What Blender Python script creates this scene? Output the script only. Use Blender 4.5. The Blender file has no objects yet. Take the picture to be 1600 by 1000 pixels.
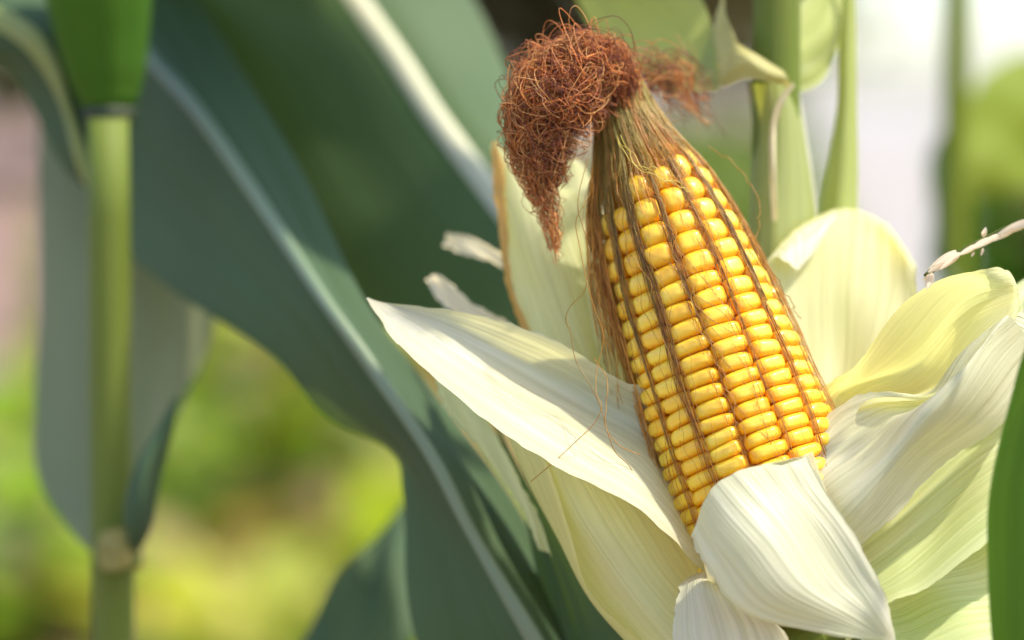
import bpy, math, random
import numpy as np
from mathutils import Matrix, Vector

random.seed(7)
rng = np.random.default_rng(7)
SC = bpy.context.scene
COL = SC.collection

# ------------------------------------------------------------------ camera
FOCUS = 0.717            # metres to the plane of sharp focus
LENS, SENSOR = 100.0, 36.0
PITCH = math.radians(4.5)
CAM = np.array([0.0, 0.0, 1.15])
FWD = np.array([0.0, math.cos(PITCH), -math.sin(PITCH)])
UPV = np.array([0.0, math.sin(PITCH), math.cos(PITCH)])
RGT = np.array([1.0, 0.0, 0.0])
cam_d = bpy.data.cameras.new('camera')
cam_d.lens, cam_d.sensor_width = LENS, SENSOR
cam_d.clip_start, cam_d.clip_end = 0.02, 2000.0
cam_d.dof.use_dof = True
cam_d.dof.focus_distance = FOCUS - 0.005
cam_d.dof.aperture_fstop = 5.0
cam = bpy.data.objects.new('camera', cam_d)
COL.objects.link(cam)
cam.location = CAM
cam.rotation_euler = (math.radians(90) - PITCH, 0, 0)
SC.camera = cam

# ------------------------------------------------------------------ light
SUN_DIR = np.array([0.48, -0.13, 0.84])       # towards the sun: high, from the right
SUN_DIR /= np.linalg.norm(SUN_DIR)
world = bpy.data.worlds.new('World')
SC.world = world
world.use_nodes = True
wn = world.node_tree
sky = wn.nodes.new('ShaderNodeTexSky')
sky.sky_type = 'NISHITA'
sky.sun_disc = False
sky.sun_elevation = math.asin(SUN_DIR[2])
sky.sun_rotation = math.atan2(SUN_DIR[0], SUN_DIR[1])
sky.air_density, sky.dust_density, sky.ozone_density = 0.9, 1.4, 0.6
bg = wn.nodes['Background']
bg.inputs['Strength'].default_value = 0.15
wn.links.new(sky.outputs['Color'], bg.inputs['Color'])
sun_d = bpy.data.lights.new('sun', 'SUN')
sun_d.energy = 2.6
sun_d.angle = math.radians(2.0)
sun_d.color = (1.0, 0.90, 0.73)
sun = bpy.data.objects.new('sun', sun_d)
COL.objects.link(sun)
sun.rotation_euler = Vector(SUN_DIR).to_track_quat('Z', 'Y').to_euler()
sun.location = (1.5, 0.5, 4)

vs = SC.view_settings
vs.view_transform, vs.look = 'Standard', 'None'
vs.exposure, vs.gamma = 1.32, 1.0
vs.use_curve_mapping = False
SC.render.engine = 'CYCLES'
SC.cycles.use_denoising = True
SC.cycles.max_bounces = 10
SC.cycles.diffuse_bounces = 5
SC.cycles.transmission_bounces = 6
SC.cycles.transparent_max_bounces = 6
SC.cycles.sample_clamp_indirect = 8.0

# ------------------------------------------------------------------ helpers
def P(px, py, d=0.0):
    """photo pixel (1600 x 1000) and millimetres behind the focus plane -> world point"""
    dep = FOCUS + d / 1000.0
    k = SENSOR / LENS / 1600.0 * dep
    return CAM + FWD * dep + RGT * ((px - 800) * k) - UPV * ((py - 500) * k)

PX = SENSOR / LENS / 1600.0 * FOCUS           # metres per photo pixel in the focus plane

def PA(rows):
    return np.array([[P(*p) for p in r] for r in rows])

def catmull(pts, n):
    """resample along axis 0 to n points, through the control points"""
    pts = np.asarray(pts, float)
    m = len(pts)
    if m == 2:
        t = np.linspace(0, 1, n).reshape((-1,) + (1,) * (pts.ndim - 1))
        return pts[0] * (1 - t) + pts[1] * t
    ext = np.concatenate([[2 * pts[0] - pts[1]], pts, [2 * pts[-1] - pts[-2]]])
    s = np.linspace(0, m - 1, n)
    i = np.minimum(s.astype(int), m - 2)
    t = (s - i).reshape((-1,) + (1,) * (pts.ndim - 1))
    p0, p1, p2, p3 = ext[i], ext[i + 1], ext[i + 2], ext[i + 3]
    return 0.5 * (2 * p1 + (p2 - p0) * t + (2 * p0 - 5 * p1 + 4 * p2 - p3) * t ** 2
                  + (3 * p1 - p0 - 3 * p2 + p3) * t ** 3)

def grid_faces(nr, nc):
    f = []
    for r in range(nr - 1):
        for c in range(nc - 1):
            a = r * nc + c
            f.append((a, a + 1, a + nc + 1, a + nc))
    return f

def normals(g):
    du = np.gradient(g, axis=1)
    dv = np.gradient(g, axis=0)
    n = np.cross(du, dv)
    return n / (np.linalg.norm(n, axis=2, keepdims=True) + 1e-12)

def link(name, me, mat, parent=None, smooth=True):
    if smooth:
        me.polygons.foreach_set('use_smooth', np.ones(len(me.polygons), bool))
    if mat is not None:
        me.materials.append(mat)
    o = bpy.data.objects.new(name, me)
    COL.objects.link(o)
    if parent is not None:
        o.parent = parent
        o.matrix_parent_inverse = Matrix.Translation(-Vector(parent.location))
    return o

def thing(name, label, cat, loc, group=None):
    o = bpy.data.objects.new(name, None)
    o.empty_display_size = 0.02
    COL.objects.link(o)
    o.location = Vector(loc)
    tag(o, label, cat, group)
    return o

def tag(o, label=None, cat=None, group=None, kind=None):
    if label: o['label'] = label
    if cat: o['category'] = cat
    if group: o['group'] = group
    if kind: o['kind'] = kind
    return o

def mesh_from(name, v, f, uv=None, col=None):
    me = bpy.data.meshes.new(name)
    v = np.asarray(v, float)
    me.from_pydata(v.tolist(), [], f if isinstance(f, list) else f.tolist())
    if uv is not None:
        lay = me.uv_layers.new(name='uv')
        idx = np.zeros(len(me.loops), int)
        me.loops.foreach_get('vertex_index', idx)
        lay.data.foreach_set('uv', np.asarray(uv, float)[idx].ravel())
    if col is not None:
        at = me.color_attributes.new('tint', 'FLOAT_COLOR', 'POINT')
        c = np.ones((len(v), 4)); c[:, :3] = col
        at.data.foreach_set('color', c.ravel())
    me.update()
    return me

def sheet(name, rows, mat, parent, nr=64, nc=40, thick=0.00035, ripple=0.00010, wave=0.0006,
          seed=0, world_pts=None, sub_label=None, rag=0.0, crinkle=0.0):
    """a leaf or husk: a smooth surface through a net of points, finely ribbed along its length"""
    r = np.random.default_rng(seed + 100)
    g = PA(rows) if world_pts is None else np.asarray(world_pts)
    g = catmull(g, nr)
    g = np.swapaxes(catmull(np.swapaxes(g, 0, 1), nc), 0, 1)
    n = normals(g)
    u = np.linspace(0, 1, nc)[None, :]
    v = np.linspace(0, 1, nr)[:, None]
    disp = np.zeros((nr, nc))
    for k in range(5):
        disp += ripple * r.normal() * np.sin(2 * math.pi * (u * r.uniform(2, max(3.0, nc / 4.5)) + v * r.uniform(-.5, .5)) + r.uniform(0, 6.3))
    for k in range(4):
        disp += wave * .5 * r.normal() * np.sin(2 * math.pi * (u * r.uniform(.4, 1.6) + v * r.uniform(.6, 2.4)) + r.uniform(0, 6.3))
    for k in range(7):
        fq = r.uniform(2.5, 13)
        drift = np.interp(np.linspace(0, 5, nr), np.arange(6), np.cumsum(r.normal(size=6)) * .35)[:, None]
        fade = np.clip(np.interp(np.linspace(0, 4, nr), np.arange(5), r.uniform(-.6, 1, 5)), 0, 1)[:, None]
        disp += crinkle * fade * r.choice([-1, 1]) * (np.abs(np.sin(math.pi * (u * fq + drift))) - .6)
    lw = np.linalg.norm(np.diff(g, axis=1), axis=2).sum(1)
    disp *= np.clip(lw / lw.mean() * 1.15 - .12, 0, 1)[:, None]
    g = g + n * disp[:, :, None]
    if rag:
        w = np.linalg.norm(g[:, -1] - g[:, 0], axis=1)
        for c0, cn, sg in ((0, 1, 1), (nc - 1, nc - 2, 1)):
            dirv = g[:, c0] - g[:, cn]
            dirv /= np.linalg.norm(dirv, axis=1, keepdims=True) + 1e-9
            nz = np.interp(np.linspace(0, 40, nr), np.arange(41), r.normal(size=41)) * rag
            g[:, c0] += dirv * nz[:, None]
    wid = float(np.mean(np.linalg.norm(np.diff(g, axis=1), axis=2).sum(1)))
    leng = float(np.mean(np.linalg.norm(np.diff(g, axis=0), axis=2).sum(0)))
    uv = np.stack(np.broadcast_arrays(u * wid, v * leng), -1).reshape(-1, 2) + r.uniform(0, 5, 2)
    me = mesh_from(name, g.reshape(-1, 3), grid_faces(nr, nc), uv)
    o = link(name, me, mat, parent)
    if sub_label: o['label'] = sub_label
    return o, g

def tube_arrays(path, rad, sides=4):
    """vertices and faces of one tapering tube"""
    path = np.asarray(path)
    n = len(path)
    t = np.gradient(path, axis=0)
    t /= np.linalg.norm(t, axis=1, keepdims=True) + 1e-12
    ref = np.array([0.31, 0.83, 0.47])
    a = np.cross(t, ref); a /= np.linalg.norm(a, axis=1, keepdims=True) + 1e-12
    b = np.cross(t, a)
    ang = np.arange(sides) * 2 * math.pi / sides
    rad = np.broadcast_to(rad, (n,))
    v = path[:, None] + rad[:, None, None] * (a[:, None] * np.cos(ang)[None, :, None] + b[:, None] * np.sin(ang)[None, :, None])
    i = np.arange(n - 1)[:, None] * sides
    j = np.arange(sides)[None, :]
    k = (j + 1) % sides
    f = np.stack([i + j, i + k, i + k + sides, i + j + sides], -1).reshape(-1, 4)
    return v.reshape(-1, 3), f

def tubes_object(name, strands, mat, parent, sides=3):
    V, F, C, off = [], [], [], 0
    for path, rad, col in strands:
        v, f = tube_arrays(path, rad, sides)
        V.append(v); F.append(f + off); off += len(v)
        col = np.asarray(col, float)
        if col.ndim == 1: col = np.broadcast_to(col, (len(path), 3))
        C.append(np.repeat(col, sides, 0))
    me = mesh_from(name, np.concatenate(V), np.concatenate(F), None, np.concatenate(C))
    return link(name, me, mat, parent)

def capped_tube(name, path, rad, mat, parent, sides=20):
    v, f = tube_arrays(path, rad, sides)
    f = f.tolist()
    n = len(path)
    f.append(list(range(sides))[::-1]); f.append(list(range((n - 1) * sides, n * sides)))
    leng = np.concatenate([[0], np.cumsum(np.linalg.norm(np.diff(path, axis=0), axis=1))])
    uv = np.stack([np.tile(np.arange(sides) / sides * .05, n), np.repeat(leng, sides)], -1)
    return link(name, mesh_from(name, v, f, uv), mat, parent)

# ------------------------------------------------------------------ materials
def new_mat(name):
    m = bpy.data.materials.new(name)
    m.use_nodes = True
    nt = m.node_tree
    for n in list(nt.nodes): nt.nodes.remove(n)
    return m, nt

def N(nt, typ, **kw):
    n = nt.nodes.new(typ)
    for k, v in kw.items():
        if k in n.inputs: n.inputs[k].default_value = v
        else: setattr(n, k, v)
    return n

def ramp(nt, fac, stops):
    r = nt.nodes.new('ShaderNodeValToRGB')
    e = r.color_ramp.elements
    while len(e) < len(stops): e.new(0.5)
    for el, (p, c) in zip(e, stops):
        el.position = p
        el.color = (*c, 1) if len(c) == 3 else c
    nt.links.new(fac, r.inputs['Fac'])
    return r.outputs['Color']

def mix(nt, fac, a, b, blend='MIX'):
    n = nt.nodes.new('ShaderNodeMix')
    n.data_type = 'RGBA'; n.blend_type = blend
    for sock, val in ((n.inputs['Factor'], fac), (n.inputs['A'], a), (n.inputs['B'], b)):
        if isinstance(val, bpy.types.NodeSocket): nt.links.new(val, sock)
        elif isinstance(val, (int, float)): sock.default_value = val
        else: sock.default_value = (*val, 1)
    return n.outputs['Result']

def blade_mat(name, c1, c2, ctrans, trans=0.35, rough=0.45, spec=0.5, vein=700.0, vein_mix=0.25, vein_col=None,
              bump=1.0, blotch=18.0, sheen=0.0, spots=None):
    """thin plant tissue: parallel veins along the length, some light passes through"""
    m, nt = new_mat(name)
    out = N(nt, 'ShaderNodeOutputMaterial')
    uv = N(nt, 'ShaderNodeUVMap', uv_map='uv')
    mp = N(nt, 'ShaderNodeMapping'); mp.inputs['Scale'].default_value = (vein, vein * 0.018, 1)
    nt.links.new(uv.outputs['UV'], mp.inputs['Vector'])
    v1 = N(nt, 'ShaderNodeTexNoise', Scale=1.0, Detail=3.0, Roughness=0.6)
    nt.links.new(mp.outputs['Vector'], v1.inputs['Vector'])
    mp3 = N(nt, 'ShaderNodeMapping'); mp3.inputs['Scale'].default_value = (vein * .22, vein * 0.012, 1)
    nt.links.new(uv.outputs['UV'], mp3.inputs['Vector'])
    v3 = N(nt, 'ShaderNodeTexNoise', Scale=1.0, Detail=2.0)
    nt.links.new(mp3.outputs['Vector'], v3.inputs['Vector'])
    mp2 = N(nt, 'ShaderNodeMapping'); mp2.inputs['Scale'].default_value = (blotch * 2, blotch * .7, 1)
    nt.links.new(uv.outputs['UV'], mp2.inputs['Vector'])
    v2 = N(nt, 'ShaderNodeTexNoise', Scale=1.0, Detail=4.0)
    nt.links.new(mp2.outputs['Vector'], v2.inputs['Vector'])
    big = ramp(nt, v2.outputs['Fac'], [(0.32, (0, 0, 0)), (0.68, (1, 1, 1))])
    base = mix(nt, big, c1, c2)
    vf = ramp(nt, v1.outputs['Fac'], [(0.38, (0, 0, 0)), (0.62, (1, 1, 1))])
    vf3 = ramp(nt, v3.outputs['Fac'], [(0.40, (0, 0, 0)), (0.66, (1, 1, 1))])
    vc = vein_col or tuple(min(1, x * 0.72) for x in c1)
    ml = N(nt, 'ShaderNodeMath', operation='MULTIPLY'); ml.inputs[1].default_value = vein_mix
    nt.links.new(vf, ml.inputs[0])
    base = mix(nt, ml.outputs[0], base, vc)
    ml3 = N(nt, 'ShaderNodeMath', operation='MULTIPLY'); ml3.inputs[1].default_value = vein_mix * .8
    nt.links.new(vf3, ml3.inputs[0])
    base = mix(nt, ml3.outputs[0], base, vc)
    if spots:
        sp = N(nt, 'ShaderNodeTexNoise', Scale=spots[1], Detail=2.0)
        nt.links.new(uv.outputs['UV'], sp.inputs['Vector'])
        sf = ramp(nt, sp.outputs['Fac'], [(0.66, (0, 0, 0)), (0.74, (1, 1, 1))])
        base = mix(nt, sf, base, spots[0])
    bp = N(nt, 'ShaderNodeBump', Strength=bump, Distance=0.0006)
    nt.links.new(v1.outputs['Fac'], bp.inputs['Height'])
    pr = N(nt, 'ShaderNodeBsdfPrincipled', Roughness=rough)
    pr.inputs['Specular IOR Level'].default_value = spec
    nt.links.new(base, pr.inputs['Base Color']); nt.links.new(bp.outputs['Normal'], pr.inputs['Normal'])
    tr = N(nt, 'ShaderNodeBsdfTranslucent')
    tcol = mix(nt, ml.outputs[0], ctrans, tuple(x * .6 for x in ctrans))
    tcol = mix(nt, 0.35, tcol, base, 'MULTIPLY')
    nt.links.new(tcol, tr.inputs['Color']); nt.links.new(bp.outputs['Normal'], tr.inputs['Normal'])
    ms = N(nt, 'ShaderNodeMixShader', Fac=trans)
    nt.links.new(pr.outputs[0], ms.inputs[1]); nt.links.new(tr.outputs[0], ms.inputs[2])
    nt.links.new(ms.outputs[0], out.inputs['Surface'])
    return m

def tint_mat(name, trans=0.3, rough=0.45, spec=0.5, tmul=(1, 1, 1), noise=0.0):
    """per-piece colour from the mesh's tint attribute"""
    m, nt = new_mat(name)
    out = N(nt, 'ShaderNodeOutputMaterial')
    at = N(nt, 'ShaderNodeAttribute', attribute_name='tint')
    pr = N(nt, 'ShaderNodeBsdfPrincipled', Roughness=rough)
    pr.inputs['Specular IOR Level'].default_value = spec
    nt.links.new(at.outputs['Color'], pr.inputs['Base Color'])
    tr = N(nt, 'ShaderNodeBsdfTranslucent')
    tc = mix(nt, 1.0, at.outputs['Color'], tmul, 'MULTIPLY')
    nt.links.new(tc, tr.inputs['Color'])
    ms = N(nt, 'ShaderNodeMixShader', Fac=trans)
    nt.links.new(pr.outputs[0], ms.inputs[1]); nt.links.new(tr.outputs[0], ms.inputs[2])
    nt.links.new(ms.outputs[0], out.inputs['Surface'])
    return m

def ground_mat(name, stops, scale, bump=0.6, scale2=None, wet=0.95):
    m, nt = new_mat(name)
    out = N(nt, 'ShaderNodeOutputMaterial')
    tc = N(nt, 'ShaderNodeTexCoord')
    n1 = N(nt, 'ShaderNodeTexNoise', Scale=scale, Detail=8.0, Roughness=0.65)
    nt.links.new(tc.outputs['Object'], n1.inputs['Vector'])
    n2 = N(nt, 'ShaderNodeTexNoise', Scale=scale * 14, Detail=5.0)
    nt.links.new(tc.outputs['Object'], n2.inputs['Vector'])
    c = ramp(nt, n1.outputs['Fac'], stops)
    g = ramp(nt, n2.outputs['Fac'], [(0.3, (0.7, 0.7, 0.7)), (0.7, (1.15, 1.15, 1.15))])
    c = mix(nt, 1.0, c, g, 'MULTIPLY')
    bp = N(nt, 'ShaderNodeBump', Strength=bump, Distance=0.03)
    nt.links.new(n2.outputs['Fac'], bp.inputs['Height'])
    pr = N(nt, 'ShaderNodeBsdfPrincipled', Roughness=wet)
    nt.links.new(c, pr.inputs['Base Color']); nt.links.new(bp.outputs['Normal'], pr.inputs['Normal'])
    nt.links.new(pr.outputs[0], out.inputs['Surface'])
    return m

M_SOIL = ground_mat('soil', [(0.3, (0.13, 0.075, 0.05)), (0.55, (0.24, 0.15, 0.11)), (0.8, (0.32, 0.22, 0.16))], 1.3)
M_PATH = ground_mat('dry_path', [(0.3, (0.31, 0.285, 0.265)), (0.7, (0.40, 0.37, 0.345))], 0.8, 0.3)

HUSK_W = blade_mat('husk_cream', (0.79, 0.77, 0.68), (0.73, 0.77, 0.55), (0.94, 0.90, 0.46), 0.44, 0.42, 0.5,
                   vein=800, vein_mix=0.50, vein_col=(0.56, 0.57, 0.34), blotch=22)
HUSK_G = blade_mat('husk_pale_green', (0.70, 0.77, 0.44), (0.78, 0.80, 0.56), (0.80, 0.88, 0.26), 0.42, 0.45, 0.4,
                   vein=750, vein_mix=0.46, vein_col=(0.45, 0.55, 0.20), blotch=22)
HUSK_Y = blade_mat('husk_yellow_green', (0.86, 0.86, 0.56), (0.78, 0.84, 0.48), (1.0, 0.95, 0.38), 0.58, 0.45, 0.35,
                   vein=900, vein_mix=0.28, vein_col=(0.56, 0.60, 0.24), blotch=18)
HUSK_D = blade_mat('husk_dry', (0.84, 0.76, 0.50), (0.85, 0.79, 0.56), (0.95, 0.82, 0.42), 0.3, 0.6, 0.3,
                   vein=900, vein_mix=0.4, vein_col=(0.72, 0.58, 0.30), blotch=40)
HUSK_O = blade_mat('husk_orange_edge', (0.72, 0.44, 0.12), (0.76, 0.54, 0.20), (0.9, 0.55, 0.1), 0.4, 0.6, 0.3, vein=900, vein_mix=0.3, blotch=40)
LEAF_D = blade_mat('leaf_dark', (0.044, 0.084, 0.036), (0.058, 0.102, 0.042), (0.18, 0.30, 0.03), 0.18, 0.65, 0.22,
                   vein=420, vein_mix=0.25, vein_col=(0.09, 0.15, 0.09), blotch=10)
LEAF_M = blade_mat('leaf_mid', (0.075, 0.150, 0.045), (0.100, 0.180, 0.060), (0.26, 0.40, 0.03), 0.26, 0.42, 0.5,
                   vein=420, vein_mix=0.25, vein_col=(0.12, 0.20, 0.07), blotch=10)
LEAF_B = blade_mat('leaf_bright', (0.075, 0.19, 0.018), (0.11, 0.23, 0.025), (0.26, 0.44, 0.01), 0.36, 0.6, 0.15,
                   vein=520, vein_mix=0.38, vein_col=(0.05, 0.13, 0.012), blotch=10)
LEAF_P = blade_mat('leaf_pale', (0.38, 0.44, 0.10), (0.44, 0.49, 0.15), (0.70, 0.74, 0.10), 0.42, 0.5, 0.4,
                   vein=500, vein_mix=0.3, vein_col=(0.42, 0.46, 0.24), blotch=14)
RIB = blade_mat('midrib_pale', (0.20, 0.27, 0.165), (0.22, 0.29, 0.17), (0.3, 0.4, 0.1), 0.1, 0.45, 0.4, vein=600, vein_mix=.2)
RIB_W = blade_mat('midrib_cream', (0.72, 0.70, 0.52), (0.66, 0.68, 0.46), (0.7, 0.7, 0.3), 0.2, 0.5, 0.4, vein=600, vein_mix=.2)
STALK = blade_mat('stalk_green', (0.12, 0.17, 0.018), (0.15, 0.20, 0.026), (0.35, 0.5, 0.05), 0.12, 0.55, 0.25,
                  vein=700, vein_mix=0.3, vein_col=(0.19, 0.23, 0.05), blotch=12)
NODE_D = blade_mat('node_dark', (0.03, 0.045, 0.02), (0.06, 0.07, 0.03), (0.05, 0.08, 0.02), 0.05, 0.5, 0.4)
LEAF_K = blade_mat('leaf_green', (0.045, 0.095, 0.035), (0.070, 0.125, 0.045), (0.18, 0.32, 0.03), 0.2, 0.6, 0.35, vein=420, vein_mix=.3, vein_col=(.10, .15, .07), blotch=10)
LEAF_G = blade_mat('leaf_greyish', (0.17, 0.20, 0.085), (0.22, 0.24, 0.11), (0.25, 0.32, 0.06), 0.2, 0.6, 0.35, vein=420, vein_mix=.3, vein_col=(.22, .25, .16), blotch=10)
LEAF_L = blade_mat('leaf_lime', (0.20, 0.27, 0.02), (0.25, 0.31, 0.025), (0.46, 0.54, 0.02), 0.4, 0.5, 0.3, vein=420, vein_mix=.2, blotch=10)
DRYTAN = blade_mat('dry_tan', (0.34, 0.30, 0.09), (0.38, 0.34, 0.11), (0.5, 0.42, 0.12), 0.3, 0.7, 0.2, vein=700, vein_mix=.2, blotch=20, bump=0.2)
COLLAR = blade_mat('collar_cream', (0.54, 0.46, 0.18), (0.50, 0.50, 0.18), (0.8, 0.76, 0.25), 0.35, 0.5, 0.4, vein=700, vein_mix=.2)
SILK = tint_mat('silk', 0.42, 0.42, 0.5, (1.25, 1.0, 0.7))
WEED = tint_mat('weed_leaves', 0.40, 0.5, 0.4, (1.3, 1.5, 0.4))
FLORET = blade_mat('floret_dry', (0.86, 0.76, 0.62), (0.88, 0.82, 0.70), (1.0, 0.93, 0.75), 0.6, 0.55, 0.35,
                   vein=1500, vein_mix=0.15, vein_col=(0.80, 0.66, 0.50), blotch=120, bump=0.15)

def kernel_mat():
    m, nt = new_mat('kernel_yellow')
    out = N(nt, 'ShaderNodeOutputMaterial')
    tc = N(nt, 'ShaderNodeTexCoord')
    sep = N(nt, 'ShaderNodeSeparateXYZ')
    nt.links.new(tc.outputs['Object'], sep.inputs[0])
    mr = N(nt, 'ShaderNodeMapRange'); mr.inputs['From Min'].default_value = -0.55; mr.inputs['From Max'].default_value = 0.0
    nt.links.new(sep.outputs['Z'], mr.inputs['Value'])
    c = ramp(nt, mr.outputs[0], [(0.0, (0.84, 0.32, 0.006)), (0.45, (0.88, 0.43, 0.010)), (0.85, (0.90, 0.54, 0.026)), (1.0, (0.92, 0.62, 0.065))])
    oi = N(nt, 'ShaderNodeObjectInfo')
    c2 = ramp(nt, oi.outputs['Random'], [(0.0, (0.95, 0.86, 0.7)), (0.5, (1, 1, 1)), (1.0, (1.04, 1.08, 1.5))])
    c = mix(nt, 1.0, c, c2, 'MULTIPLY')
    ns = N(nt, 'ShaderNodeTexNoise', Scale=2.2, Detail=3.0)
    nt.links.new(tc.outputs['Object'], ns.inputs['Vector'])
    nf = ramp(nt, ns.outputs['Fac'], [(0.35, (0.98, 0.96, 0.92)), (0.65, (1.02, 1.03, 1.06))])
    c = mix(nt, 1.0, c, nf, 'MULTIPLY')
    bp = N(nt, 'ShaderNodeBump', Strength=0.05, Distance=0.0005)
    nb = N(nt, 'ShaderNodeTexNoise', Scale=3.5, Detail=2.0)
    nt.links.new(tc.outputs['Object'], nb.inputs['Vector'])
    nt.links.new(nb.outputs['Fac'], bp.inputs['Height'])
    pr = N(nt, 'ShaderNodeBsdfPrincipled', Roughness=0.38)
    pr.inputs['Coat Weight'].default_value = 0.12
    pr.inputs['Coat Roughness'].default_value = 0.22
    pr.inputs['Specular IOR Level'].default_value = 0.5
    pr.inputs['Subsurface Weight'].default_value = 0.75
    pr.inputs['Subsurface Radius'].default_value = (1.0, 0.55, 0.12)
    pr.inputs['Subsurface Scale'].default_value = 0.0032
    nt.links.new(c, pr.inputs['Base Color']); nt.links.new(bp.outputs['Normal'], pr.inputs['Normal'])
    nt.links.new(pr.outputs[0], out.inputs['Surface'])
    return m
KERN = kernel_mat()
CORE = blade_mat('cob_core', (0.72, 0.32, 0.02), (0.62, 0.25, 0.02), (0.6, 0.3, 0.05), 0.1, 0.6, 0.3)

# ------------------------------------------------------------------ ground
def flat(name, x0, x1, y0, y1, z, mat, nx=2, ny=2, amp=0.0):
    xs, ys = np.linspace(x0, x1, nx), np.linspace(y0, y1, ny)
    g = np.zeros((ny, nx, 3)); g[:, :, 0] = xs[None]; g[:, :, 1] = ys[:, None]; g[:, :, 2] = z
    if amp: g[1:-1, 1:-1, 2] += rng.normal(size=(ny - 2, nx - 2)) * amp
    o = link(name, mesh_from(name, g.reshape(-1, 3), grid_faces(ny, nx)), mat)
    o['kind'] = 'structure'
    return o
flat('ground', -600, 600, -600, 900, 0.0, M_SOIL)
fv = np.array([(0.9, 6, .004), (6.0, 6, .004), (320.0, 880, .004), (87.0, 880, .004), (1.55, 14, .004)])
fo = link('dry_field', mesh_from('dry_field', fv, [(0, 1, 2, 3, 4)]), M_PATH)
fo['kind'] = 'structure'

# ------------------------------------------------------------------ corn ear
EAR_BASE = P(1285, 1015, 12)
ear = thing('corn_ear', 'ripe yellow corn ear with brown silk tuft and pale husks peeled open', 'corn', EAR_BASE)

A0, A1 = P(1200, 790, 8), P(970, 160, 28)
AX = A1 - A0
ALEN = np.linalg.norm(AX)
AX = AX / ALEN
SPX = ALEN / 670.7                                 # metres per "axis pixel"
E1 = np.cross(FWD, AX); E1 /= np.linalg.norm(E1)   # picture right
E2 = np.cross(E1, AX)                              # towards the camera or away
if np.dot(E2, FWD) > 0: E2 = -E2                   # E2 faces the camera
_ps = [-170, -80, 0, 100, 250, 350, 420, 480, 520, 545, 570, 600, 640, 690, 760]
_pr = [112, 132, 141, 143, 134, 125, 116, 105, 95, 86, 74, 62, 50, 40, 34]
def prof(s): return np.interp(s, _ps, _pr)
def cob(s, phi, r):
    """axis pixel, angle from the camera side, radius in pixels -> world"""
    s, phi, r = np.broadcast_arrays(np.asarray(s, float), np.asarray(phi, float), np.asarray(r, float))
    return (A0 + AX * (s * SPX)[..., None]
            + (E2 * np.cos(phi)[..., None] + E1 * np.sin(phi)[..., None]) * (r * SPX)[..., None])

def superkernel(name, e1, e2, seed, dent):
    r = np.random.default_rng(seed)
    nl, nm = 11, 20
    et = np.linspace(-math.pi / 2, math.pi / 2, nl)
    om = np.arange(nm) * 2 * math.pi / nm
    sp = lambda x, e: np.sign(x) * np.abs(x) ** e
    v, f = [], []
    ph = r.uniform(0, 6.3, 4)
    for i, a in enumerate(et):
        for b in om:
            wob = 1 + 0.035 * math.sin(2 * b + ph[0]) + 0.03 * math.sin(3 * b + ph[1])
            x = 0.5 * sp(math.cos(a), e1) * sp(math.cos(b), e2) * wob
            y = 0.5 * sp(math.cos(a), e1) * sp(math.sin(b), e2) * wob
            z = 0.5 * sp(math.sin(a), e1) - 0.5
            if z > -0.5:                            # a kernel narrows towards the cob
                pass
            else:
                k = 1 + (z + 0.5) * 0.7
                x *= k; y *= k
            if z > -0.12: z -= dent * math.exp(-((x / .2) ** 2 + (y / .26) ** 2))
            v.append((x, y, z))
    for i in range(nl - 1):
        for j in range(nm):
            k = (j + 1) % nm
            f.append((i * nm + j, i * nm + k, (i + 1) * nm + k, (i + 1) * nm + j))
    me = mesh_from(name, v, f)
    me.polygons.foreach_set('use_smooth', np.ones(len(me.polygons), bool))
    me.materials.append(KERN)
    return me
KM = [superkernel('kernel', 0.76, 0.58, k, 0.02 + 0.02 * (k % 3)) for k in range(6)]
KM_TIP = [superkernel('kernel', 0.86, 0.70, 20 + k, 0.015) for k in range(3)]

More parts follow.
